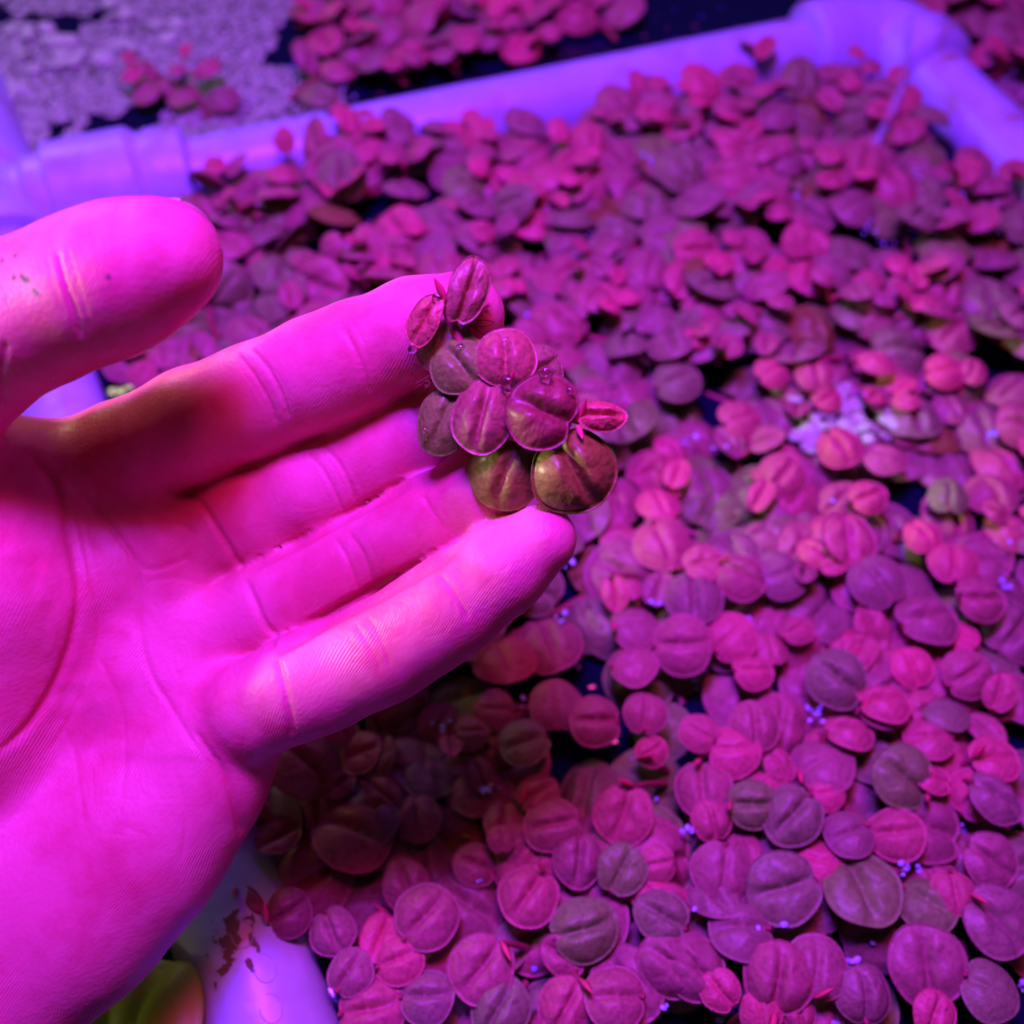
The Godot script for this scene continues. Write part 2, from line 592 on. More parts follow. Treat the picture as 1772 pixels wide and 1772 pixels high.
# A floating plant: a short stem on the water, round leaves by turns left and right of it, a bud at its end.
func floating_plant(foot: Vector3, heading: float, n: int, size: float, dusky: float, steep: float, label: String, group: String) -> Node3D:
	var o := thing("red_floating_plant", label, "floating plant", foot, group)
	var p := Vector3(0, 0.002, 0)
	var path := [p]
	var a := heading
	var side := 1.0 if rng.randf() < 0.5 else -1.0
	var spots := []
	for k in n:
		a += rng.randf_range(-0.3, 0.3)
		p += Vector3(cos(a), 0, sin(a)) * 0.0056 * size * (1.0 if k < n - 2 else 0.7)
		p.y = 0.002 + 0.0025 * k / n
		path.append(p)
		spots.append([p, a])
	var mid: Vector3 = path[n / 2]
	for k in path.size():
		path[k] = path[k] - Vector3(mid.x, 0, mid.z)
	var radii := []
	for k in path.size():
		radii.append(0.0009)
	part("stem", Geo.new().tube(path, radii, 6).mesh(), M.stem, o)
	for k in n:
		var age := 1.0 - float(k) / (n - 1)               # 1 the oldest
		var q: Vector3 = path[k + 1]
		side = -side
		var b: float = spots[k][1] + side * rng.randf_range(0.8, 1.45)
		var out := Vector3(cos(b), 0, sin(b))
		var r := size * lerpf(0.0050, 0.0076, pow(age, 0.5)) * rng.randf_range(0.88, 1.1)
		if k >= n - 2:
			r *= 0.72
		var young := k >= n - 2 and rng.randf() < 0.5
		var lift := rng.randf_range(-0.2, 0.45) * steep + (0.25 if young else 0.0)
		var roll := rng.randfn(0.0, 0.28) * steep
		var across := Vector3(-out.z, 0, out.x)
		var tip := out * cos(lift) + Vector3.UP * sin(lift)
		var normal := (Vector3.UP * cos(lift) - out * sin(lift)) * cos(roll) + across * sin(roll)
		var centre := q + tip * r * 0.98 + Vector3.UP * (0.0008 + 0.0075 * (1.0 - age) + rng.randf() * 0.003)
		var tone: float = clampf(lerpf(0.0, 6.2, age * 0.7 + dusky * 0.6) + rng.randfn(0.3, 0.8), 0.0, 8.0)
		var m: ArrayMesh = young_meshes[rng.randi() % young_meshes.size()] if young else leaf_meshes[rng.randi() % leaf_meshes.size()]
		part("leaf", m, leaf_tones[int(tone)], o, leaf_place(centre, normal, tip, r))
	var head: Vector3 = path[n]
	for k in (2 if rng.randf() < 0.6 else 1):
		var s := rng.randf_range(0.0032, 0.0062)
		var lean := Basis(Vector3.UP, rng.randf() * TAU) * Basis(Vector3.RIGHT, rng.randf_range(0.2, 1.0))
		part("bud", M.bud_mesh, M.bud, o, Transform3D(lean.scaled(Vector3.ONE * s), head + Vector3(0, 0.0045, 0)))
	return o

func where_words(p: Vector3) -> String:
	var q := seen_at(p) / 1772.0
	var across := "beyond the left edge" if q.x < 0 else "at the left edge" if q.x < 0.14 else "left of the middle" if q.x < 0.36 else "left of centre" if q.x < 0.48 else "in the middle" if q.x < 0.56 else "right of centre" if q.x < 0.66 else "right of the middle" if q.x < 0.78 else "near the right edge" if q.x < 0.9 else "at the right edge" if q.x <= 1.0 else "beyond the right edge"
	var down := "above the top edge" if q.y < 0 else "by the far pipe" if q.y < 0.2 else "near the far pipe" if q.y < 0.28 else "beside the thumb" if q.y < 0.36 else "beside the sprig" if q.y < 0.47 else "below the sprig" if q.y < 0.55 else "beside the palm" if q.y < 0.64 else "below the little finger" if q.y < 0.72 else "below the fingers" if q.y < 0.81 else "in the lower foreground" if q.y < 0.9 else "along the bottom edge"
	return across + ", " + down

func plant_mat() -> void:
	# inside the frame
	var y := 0.0
	var ring := PackedVector2Array()
	for k: Array in [[330, 410], [480, 305], [700, 262], [900, 258], [1100, 228], [1300, 198], [1490, 178], [1590, 290], [1772, 415], [2250, 760], [2250, 2300], [640, 2300], [625, 1720], [490, 1575], [420, 1300], [320, 900], [235, 660], [290, 490]]:
		var g := ground(k[0], k[1], y)
		ring.append(Vector2(g.x, g.z))
	var spots := []
	var step := 0.0204
	for iz in range(-24, 4):
		for ix in range(-15, 20):
			var q := Vector2((ix + 0.5 * (iz & 1)) * step, iz * step * 0.87) + Vector2(rng.randf_range(-1, 1), rng.randf_range(-1, 1)) * 0.0055
			if not Geometry2D.is_point_in_polygon(q, ring):
				continue
			var s := seen_at(Vector3(q.x, 0, q.y))
			if s.x < -140 or s.x > 1912 or s.y > 1912:
				continue
			if absf(s.x - 1440) < 95 and absf(s.y - 735) < 55:
				continue
			spots.append(q)
	var used := {}
	for q: Vector2 in spots:
		var s := seen_at(Vector3(q.x, 0, q.y))
		var dusky := clampf(rng.randfn(0.48, 0.24), 0.0, 1.0)
		var n := rng.randi_range(5, 7)
		var size := rng.randf_range(0.96, 1.28)
		var steep := 1.0 + 1.1 * clampf(1.0 - s.distance_to(Vector2(430, 380)) / 380.0, 0.0, 1.0)
		var look := ("bright pink-red" if dusky < 0.2 else "pink" if dusky < 0.45 else "dusky purple" if dusky < 0.7 else "grey-green")
		var label := "%s %s plant %s" % ["small" if size < 1.07 else "large" if size > 1.18 else "middling", look, where_words(Vector3(q.x, 0, q.y))]
		var under := (s.x > 640 and s.y > 1100) or (s.x > 1020 and s.y > 640)
		if under:                                              # the plants of front_plants() lie on top of these
			steep *= 0.6
			size *= 1.1
			if rng.randf() < 0.28:
				continue
		floating_plant(Vector3(q.x, rng.randf_range(-0.0055, -0.002) if under else rng.randf_range(0.0, 0.006), q.y), rng.randf() * TAU, n, size, dusky, steep, told_apart(label.replace("in the lower foreground", "in the foreground"), Vector3(q.x, 0, q.y)), "red floating plants inside the pipe frame")
	front_plants()
	for k: Array in [[285, 175, "left"], [350, 190, "right"]]:
		floating_plant(ground(k[0], k[1]), rng.randf() * TAU, 5, 0.85, 0.3, 1.2, k[2] + " plant of the little red clump in the duckweed beyond the left coupling", "red floating plants outside the pipe frame")
	# outside the frame: loose clumps
	for k: Array in [[600, 40], [560, 140], [650, 120], [700, 60], [760, 110], [830, 70], [690, 0], [610, -30], [790, 10], [880, 20], [900, 80], [1010, 40], [1030, 10],  [1660, 30], [1710, 70], [1750, 120], [1640, -20], [1720, 10], [1770, 60]]:
		var p := ground(k[0], k[1])
		floating_plant(p, rng.randf() * TAU, rng.randi_range(5, 8), rng.randf_range(1.05, 1.3), rng.randf_range(0.0, 0.5), 1.4, told_apart("red plant in the clump outside the pipe, " + where_words(p).get_slice(",", 0), p), "red floating plants outside the pipe frame")

# The plants of the foreground, whose leaves can be made out one by one: px, py, half width, how flat it is seen, where its tip points, tone
func front_plants() -> void:
	var list := [
		[640, 1748, 60, 0.85, 10, 2], [606, 1682, 42, 0.80, 60, 4], [575, 1612, 42, 0.90, -60, 4], [415, 1588, 52, 0.95, -80, 10], [498, 1580, 42, 0.90, 30, 10], [690, 1660, 44, 0.8, 20, 1],
		[1270, 1297, 47, 0.85, 0, 1], [1209, 1266, 34, 0.90, 150, 2], [1307, 1256, 47, 0.90, 90, 3], [1216, 1361, 51, 0.80, -80, 3], [1304, 1392, 47, 0.95, 0, 7], [1232, 1419, 37, 0.95, 100, 2],
		[1371, 1412, 56, 0.90, 225, 6], [1432, 1371, 32, 0.85, 10, 1], [1425, 1317, 54, 0.65, 20, 4], [1561, 1344, 58, 0.97, 140, 7], [1720, 1314, 45, 0.75, 0, 1], [1723, 1381, 52, 0.80, -40, 5],
		[1527, 1222, 46, 0.60, 10, 2], [1635, 1224, 47, 0.45, 0, 6], [1470, 1266, 44, 0.50, 0, 2], [1608, 1276, 44, 0.65, 180, 2], [1253, 1510, 56, 0.95, -100, 4], [1354, 1537, 66, 0.95, 195, 6],
		[1490, 1541, 71, 0.68, -75, 7], [1419, 1490, 44, 0.70, -20, 1], [1551, 1442, 51, 0.80, 0, 2], [1470, 1442, 44, 0.70, 200, 5], [1713, 1490, 51, 0.95, -40, 4], [1652, 1544, 41, 0.85, -90, 2],
		[1723, 1595, 64, 0.90, -50, 5], [1602, 1669, 70, 0.97, 95, 4], [1348, 1693, 63, 0.97, 80, 3], [1202, 1673, 61, 0.90, 140, 4], [1497, 1723, 51, 0.97, 90, 5], [1283, 1605, 58, 0.65, 180, 5],
		[1415, 1673, 56, 0.85, 80, 4], [1717, 1713, 51, 0.80, -30, 6], [1317, 1754, 37, 0.95, 100, 1], [1246, 1713, 37, 0.95, 130, 1], [1615, 1754, 41, 0.95, 60, 1], [1605, 1561, 54, 0.60, -40, 7],
		[1079, 1409, 55, 0.97, -110, 2], [956, 1427, 53, 0.90, 190, 3], [1001, 1487, 50, 0.95, -100, 4], [914, 1550, 54, 0.85, -125, 2], [1012, 1609, 62, 0.93, 15, 7], [833, 1676, 60, 0.90, -130, 3],
		[738, 1585, 58, 0.85, 45, 3], [1163, 1669, 62, 0.95, 140, 4], [963, 1220, 46, 0.95, 90, 4], [1030, 1248, 46, 0.90, 180, 3], [907, 1286, 46, 0.78, 200, 6], [858, 1227, 36, 0.90, 180, 3],
		[815, 1265, 32, 0.82, 0, 3], [1117, 1234, 38, 0.90, 80, 3], [1128, 1300, 31, 0.90, 30, 1], [1138, 1494, 34, 0.95, 190, 2], [1075, 1504, 46, 0.95, 60, 7], [980, 1743, 55, 0.95, -120, 2],
		[1065, 1725, 56, 0.75, 180, 3], [738, 1725, 50, 0.75, 0, 5], [865, 1743, 56, 0.90, 60, 6], [1145, 1585, 50, 0.80, 150, 6], [931, 1374, 39, 0.80, 30, 3], [868, 1451, 25, 0.90, 90, 3],
		[1147, 938, 50, 0.92, -70, 2], [1354, 823, 46, 0.95, 50, 2], [1314, 860, 31, 0.95, 60, 1], [1453, 773, 40, 0.95, -60, 1], [1531, 785, 42, 0.70, -20, 3], [1502, 860, 36, 0.90, 20, 1],
		[1465, 934, 55, 0.90, -100, 2], [1597, 926, 34, 0.90, -60, 0], [1180, 1116, 53, 0.97, 0, 3], [1263, 1100, 45, 0.93, 40, 1], [1201, 1033, 55, 0.80, 90, 5], [1283, 996, 48, 0.90, -30, 3],
		[1217, 976, 38, 0.85, 10, 2], [1064, 1025, 32, 0.97, -80, 1], [1101, 1083, 46, 0.75, 0, 4], [1095, 1145, 45, 0.65, 10, 3], [1304, 1161, 38, 0.80, 0, 1], [1449, 1174, 55, 0.93, 140, 6],
		[1531, 1215, 46, 0.60, 0, 1], [1676, 1166, 45, 0.95, 30, 3], [1651, 971, 43, 0.85, 80, 1], [1697, 1038, 46, 0.90, 0, 3], [1606, 1071, 55, 0.70, 10, 4], [1283, 723, 40, 0.90, 20, 2],
		[1337, 641, 31, 0.95, 30, 1], [1411, 645, 34, 0.95, -80, 2], [1635, 641, 35, 0.95, 0, 0], [1515, 624, 36, 0.65, 0, 1], [1172, 657, 43, 0.90, 20, 6], [1643, 856, 35, 0.90, 80, 7],
		[1519, 1004, 50, 0.90, 120, 5], [1354, 992, 45, 0.90, 200, 5],
	]
	var plants := {}
	for k: Array in list:
		var p := ground(k[0], k[1], 0.012)
		var key := Vector2i(floori(p.x / 0.030 + 0.3), floori(p.z / 0.030))
		if not plants.has(key):
			plants[key] = []
		plants[key].append(k)
	var tones := ["bright pink", "bright pink", "pink-red", "pink", "plum coloured", "dusky purple", "purple-grey", "grey-green", "olive", "red", "dark plum"]
	for key: Vector2i in plants:
		var mid := Vector3.ZERO
		var pink := 0.0
		for k: Array in plants[key]:
			mid += ground(k[0], k[1], 0.0)
			pink += k[5]
		mid /= plants[key].size()
		var words := where_words(mid)
		var o := thing("red_floating_plant", told_apart("top " + tones[int(pink / plants[key].size() + 0.5)] + " plant " + words, mid), "floating plant", mid, "red floating plants inside the pipe frame")
		for k: Array in plants[key]:
			var p := ground(k[0], k[1], 0.0125 + rng.randf() * 0.003)
			var d := -(cam.affine_inverse() * p).z
			var r: float = k[2] / F * d
			var lean := acos(clampf(k[3], 0.42, 0.98))
			var n := cam.basis * Vector3(rng.randfn(0, 0.1), sin(lean), cos(lean))
			var a := deg_to_rad(k[4])
			var tip := cam.basis * Vector3(cos(a), sin(a) / maxf(k[3], 0.5), 0.0)
			var b := leaf_place(p - mid, n, tip, r)
			var young: bool = k[2] < 34 and rng.randf() < 0.4
			part("leaf", young_meshes[rng.randi() % 3] if young else leaf_meshes[rng.randi() % leaf_meshes.size()], leaf_tones[k[5]], o, b)
			var foot := b * Vector3(0, -0.02, -0.9)
			var root := Vector3(foot.x * 0.4, 0.004, foot.z * 0.4)
			part("stem", Geo.new().tube([root, root.lerp(foot, 0.6) + Vector3(0, 0.001, 0), foot], [0.0009, 0.0007, 0.0005], 6).mesh(), M.stem, o)
			if rng.randf() < 0.22:
				var s := rng.randf_range(0.0035, 0.0065)
				var turn := Basis(Vector3.UP, rng.randf() * TAU) * Basis(Vector3.RIGHT, rng.randf_range(0.2, 1.0))
				part("bud", M.bud_mesh, M.bud, o, Transform3D(turn.scaled(Vector3.ONE * s), foot + Vector3(0, 0.001, 0)))

# ---------------------------------------------------------------- the held sprig

func sprig() -> void:
	var o := thing("held_sprig", "wet sprig of round dark red leaves lying on the fingertips", "floating plant", at(880, 720, 0.163))
	var back := o.transform.affine_inverse()
	#        px   py   depth   r px  squeeze  tip x  tip y  nx     ny   mesh tone
	var list := [
		[764, 594, 0.1628, 52, 0.95, -0.3, -1.0, -0.20, 0.10, 6, 5],
		[764, 730, 0.1628, 62, 0.80, -0.4, -0.85, -0.25, -0.10, 4, 7],
		[872, 822, 0.1624, 66, 1.0, -0.4, -1.0, -0.15, -0.20, 4, 8],
		[930, 640, 0.1620, 50, 0.9, 0.9, 0.4, 0.20, 0.10, 2, 5],
		[795, 628, 0.1608, 56, 1.02, -0.60, 0.75, -0.20, 0.20, 0, 7],
		[738, 555, 0.1606, 51, 0.62, -0.50, -0.85, -0.35, 0.05, 9, 2],
		[808, 504, 0.1590, 63, 0.60, 0.33, 0.95, 0.25, -0.10, 9, 4],
		[994, 818, 0.1600, 74, 1.06, 0.50, -0.85, 0.12, -0.10, 8, 8],
		[834, 720, 0.1592, 69, 0.84, -0.22, -1.0, -0.10, 0.05, 1, 4],
		[875, 618, 0.1590, 55, 1.03, -0.03, 1.0, 0.0, 0.15, 0, 3],
		[938, 711, 0.1574, 63, 1.24, -0.90, 0.42, 0.05, 0.10, 3, 10],
		[1041, 720, 0.1590, 45, 0.70, 1.0, -0.05, 0.05, 0.30, 3, 1],
	]
	var wet := []                                              # the same leaves, wet: darker and glossy
	for m in leaf_tones:
		var w: StandardMaterial3D = m.duplicate()
		var c := w.albedo_color.srgb_to_linear()
		w.albedo_color = lin(c.r * 0.95, c.g * 0.95, c.b * 0.62)
		w.clearcoat = 0.22
		w.clearcoat_roughness = 0.25
		wet.append(w)
	for k: Array in list:
		var d: float = k[2]
		var n := cam.basis * Vector3(k[7], k[8], 1.0)
		var t := cam.basis * Vector3(k[5], k[6], 0.0)
		part("leaf", leaf_meshes[k[9]], wet[k[10]], o, back * leaf_place(at(k[0], k[1], d), n, t, k[3] / F * d, k[4]))
	var stem := []
	var radii := []
	for k: Array in [[770, 520, 0.1612], [776, 545, 0.1612], [800, 600, 0.1618], [812, 655, 0.1612], [850, 665, 0.1606], [880, 668, 0.1600], [930, 690, 0.1606], [990, 722, 0.1602], [1004, 728, 0.1598]]:
		stem.append(back * at(k[0], k[1], k[2]))
		radii.append(0.0008)
	part("stem", Geo.new().tube(stem, radii, 8).mesh(), M.stem, o)
	for k: Array in [[772, 520, 0.160, 0.0042, -0.5, 0.9], [1003, 722, 0.1588, 0.0035, 0.3, 0.9], [1000, 735, 0.1588, 0.003, 0.2, -0.8], [882, 662, 0.1586, 0.0024, 0.3, 0.8]]:
		var up := (cam.basis * Vector3(k[4], k[5], 0.5)).normalized()
		var s := up.cross(cam.basis.z).normalized()
		var l: float = k[3]
		part("bud", M.bud_mesh, M.bud, o, back * Transform3D(Basis(s * l, up * l, s.cross(up) * l), at(k[0], k[1], k[2])))
	# fine dark roots that stick to the wet fingers
	var r2 := RandomNumberGenerator.new()
	r2.seed = 12
	for k in 11:
		var g := Geo.new()
		var path := []
		var rr := []
		var s := Vector2(800, 560) if k < 5 else Vector2(760, 640)
		var dir := Vector2(0.9, -0.2).rotated(r2.randf_range(-0.5, 0.7)) if k < 5 else Vector2(-0.7, 0.3).rotated(r2.randf_range(-0.9, 0.9))
		for j in 8:
			s += dir * 8.0
			dir = dir.rotated(r2.randf_range(-0.25, 0.25))
			path.append(back * at(s.x, s.y, 0.1632 + 0.0002 * j))
			rr.append(0.00009)
		part("root", g.tube(path, rr, 5).mesh(), M.root, o)
	# droplets of water
	var drops := [[945, 645, 0.1558, 0.0011, "upper edge of the large dark leaf"], [880, 661, 0.1580, 0.0012, "stem joint in the middle of the sprig"], [987, 676, 0.1566, 0.0006, "right side of the large dark leaf"], [797, 602, 0.1598, 0.0007, "grey-green leaf of the sprig"], [734, 745, 0.1620, 0.0006, "lowest left leaf of the sprig"], [757, 515, 0.1598, 0.0008, "foot of the top leaf"], [714, 605, 0.1606, 0.0007, "tip of the small left leaf"], [752, 658, 0.1628, 0.0008, "wet roots at the sprig's left side"], [738, 664, 0.1632, 0.0006, "skin below the wet roots"], [873, 588, 0.1580, 0.0004, "tip of the round pink leaf"]]
	for k: Array in drops:
		var d := part("water_droplet", Geo.new().ball(Vector3.ZERO, Vector3.ONE * k[3]).mesh(), M.droplet, self, Transform3D(cam.basis * Basis.from_scale(Vector3(1.1, 1.0, 0.7)), at(k[0], k[1], k[2])))
		tag(d, "clear water droplet on the " + k[4], "droplet", "water droplets on the held sprig")

# ---------------------------------------------------------------- the hand

# bones: a, b (x right, y up, z towards the eye, in cm in front of the lens), radii, and the finger they belong to
var bones: Array[PackedFloat32Array] = []

func hp(px: float, py: float, d: float) -> Vector3:
	return Vector3((px - 886.0) / F * d, -(py - 886.0) / F * d, -d)

func chain(finger: int, nodes: Array) -> void:
	for k in nodes.size() - 1:
		var a: Array = nodes[k]
		var b: Array = nodes[k + 1]
		var p := hp(a[0], a[1], a[2])
		var q := hp(b[0], b[1], b[2])
		var d := q - p
		bones.append(PackedFloat32Array([p.x, p.y, p.z, d.x, d.y, d.z, 1.0 / maxf(d.length_squared(), 1e-6), a[3], b[3] - a[3], finger]))

func skeleton() -> void:
	# palm
	chain(0, [[200, 800, 18.9, 1.02], [20, 868, 18.7, 1.15], [-260, 1010, 18.4, 1.3]])
	chain(0, [[275, 962, 19.1, 1.05], [150, 1020, 19.0, 1.2], [-120, 1180, 18.6, 1.5]])
	chain(0, [[330, 1105, 19.1, 1.05], [230, 1190, 19.1, 1.2], [-60, 1400, 18.6, 1.6]])
	chain(0, [[385, 1255, 18.6, 1.12], [330, 1352, 18.5, 1.18], [238, 1477, 18.2, 1.32], [130, 1590, 18.0, 1.40], [-20, 1705, 17.8, 1.5], [-200, 1790, 16.9, 1.7], [-500, 1860, 15.8, 2.0]])
	chain(0, [[200, 1420, 18.6, 1.5], [-30, 1540, 18.2, 1.7], [-430, 1720, 16.4, 2.1]])
	# the ball of the thumb, and the thumb
	chain(0, [[-70, 860, 17.9, 1.5], [-80, 1040, 17.7, 1.85], [-130, 1240, 17.6, 1.8], [-300, 1500, 17.6, 1.8]])
	chain(1, [[-200, 980, 17.2, 1.6], [-170, 730, 16.3, 1.28], [-40, 590, 15.6, 1.11], [60, 540, 15.35, 1.065], [118, 514, 15.2, 1.0], [165, 496, 15.1, 1.04], [225, 470, 14.95, 0.99], [282, 446, 14.8, 0.85]])
	# the fingers
	chain(2, [[225, 785, 18.8, 1.0], [340, 735, 18.6, 1.0], [430, 697, 18.4, 0.95], [478, 677, 18.3, 0.915], [550, 646, 18.0, 0.95], [600, 625, 17.8, 0.89], [632, 610, 17.7, 0.86], [720, 573, 17.4, 0.86], [798, 546, 17.1, 0.74]])
	chain(3, [[325, 950, 19.2, 0.92], [440, 893, 19.15, 0.92], [540, 845, 18.95, 0.88], [592, 820, 18.85, 0.825], [665, 780, 18.65, 0.84], [720, 750, 18.45, 0.80], [748, 735, 18.5, 0.78], [830, 694, 18.1, 0.79], [890, 662, 17.8, 0.68]])
	chain(4, [[385, 1090, 18.85, 0.82], [470, 1050, 18.75, 0.80], [520, 1024, 18.6, 0.78], [585, 990, 18.4, 0.75], [625, 968, 18.3, 0.72], [690, 932, 18.0, 0.74], [735, 905, 17.8, 0.70], [758, 891, 17.7, 0.68], [830, 848, 17.35, 0.70], [890, 808, 17.05, 0.61]])
	chain(5, [[440, 1228, 17.9, 0.89], [520, 1188, 17.7, 0.87], [570, 1168, 17.6, 0.865], [650, 1132, 17.4, 0.85], [690, 1110, 17.25, 0.81], [745, 1073, 17.1, 0.82], [785, 1045, 16.95, 0.76], [805, 1029, 16.9, 0.735], [870, 983, 16.7, 0.71], [938, 932, 16.5, 0.57]])

func smin(a: float, b: float, k: float) -> float:
	var h := maxf(k - absf(a - b), 0.0) / k
	return minf(a, b) - h * h * k * 0.25

func field(p: Vector3, use: PackedInt32Array) -> float:
	var palm := 9.0
	var f0 := 9.0
	var best := 9.0
	var cur := -1
	# bones come sorted by finger, the palm first
	for n in use:
		var b := bones[n]
		var x := p.x - b[0]
		var y := p.y - b[1]
		var z := p.z - b[2]
		var t := clampf((x * b[3] + y * b[4] + z * b[5]) * b[6], 0.0, 1.0)
		x -= b[3] * t
		y -= b[4] * t
		z -= b[5] * t
		var d := sqrt(x * x + y * y + z * z) - b[7] - b[8] * t
		var g := int(b[9])
		if g == 0:
			palm = smin(palm, d, 0.8)
		else:
			if g != cur:
				if cur > 0:
					best = smin(best, smin(palm, f0, 0.3), 0.12)
				cur = g
				f0 = 9.0
			f0 = smin(f0, d, 0.3)
	if cur > 0:
		best = smin(best, smin(palm, f0, 0.3), 0.12)
	return minf(best, palm)

var every := PackedInt32Array()

func skin_at(px: float, py: float) -> Vector3:               # where the eye meets the skin
	var r := Vector3((px - 886.0) / F, -(py - 886.0) / F, -1.0)
	var d := 12.5
	for k in 60:
		var s := field(r * d, every)
		d += s * 0.8
		if s < 0.003:
			break
	return r * d

const HN := 1536
const HSPAN := 17.5
var hand_map := PackedFloat32Array()                          # the creases, in cm of depth, over the plane of the palm
var palm_x := Vector3(0.99, 0.05, -0.12).normalized()
var palm_y := Vector3(-0.05, 0.99, 0.10).normalized()

func palm_uv(p: Vector3) -> Vector2:
	return Vector2(palm_x.dot(p) + 13.6, 7.2 - palm_y.dot(p)) / HSPAN

func crease(points: Array, width: float, depth: float) -> void:
	var path := Curve2D.new()
	var deep := 0.0
	for k in points.size():
		var q := skin_at(points[k][0], points[k][1])
		if field(q, every) > 0.03 or (k > 0 and absf(-q.z - deep) > 0.9):
			if path.point_count == 0:
				continue
			break
		deep = -q.z
		path.add_point(palm_uv(q) * HN)
	if path.point_count < 2:
		return
	for k in path.point_count:
		var t := (path.get_point_position(mini(k + 1, path.point_count - 1)) - path.get_point_position(maxi(k - 1, 0))) / 6.0
		path.set_point_in(k, -t)
		path.set_point_out(k, t)
	var length := path.get_baked_length()
	var w := width / HSPAN * HN
	var reach := int(ceil(w * 2.4))
	var n := int(length / maxf(w * 0.5, 1.0)) + 1
	for k in n + 1:
		var t := float(k) / n
		var q := path.sample_baked(t * length)
		var fade := depth * smoothstep(0.0, 0.12, t) * smoothstep(0.0, 0.12, 1.0 - t)
		for dy in range(-reach, reach + 1):
			var iy := int(q.y) + dy
			if iy < 0 or iy >= HN:
				continue
			for dx in range(-reach, reach + 1):
				var ix := int(q.x) + dx
				if ix < 0 or ix >= HN:
					continue
				var r2 := (Vector2(ix, iy) - q).length_squared() / (w * w)
				var d := fade * exp(-r2)
				var at_ := iy * HN + ix
				if d > hand_map[at_]:
					hand_map[at_] = d

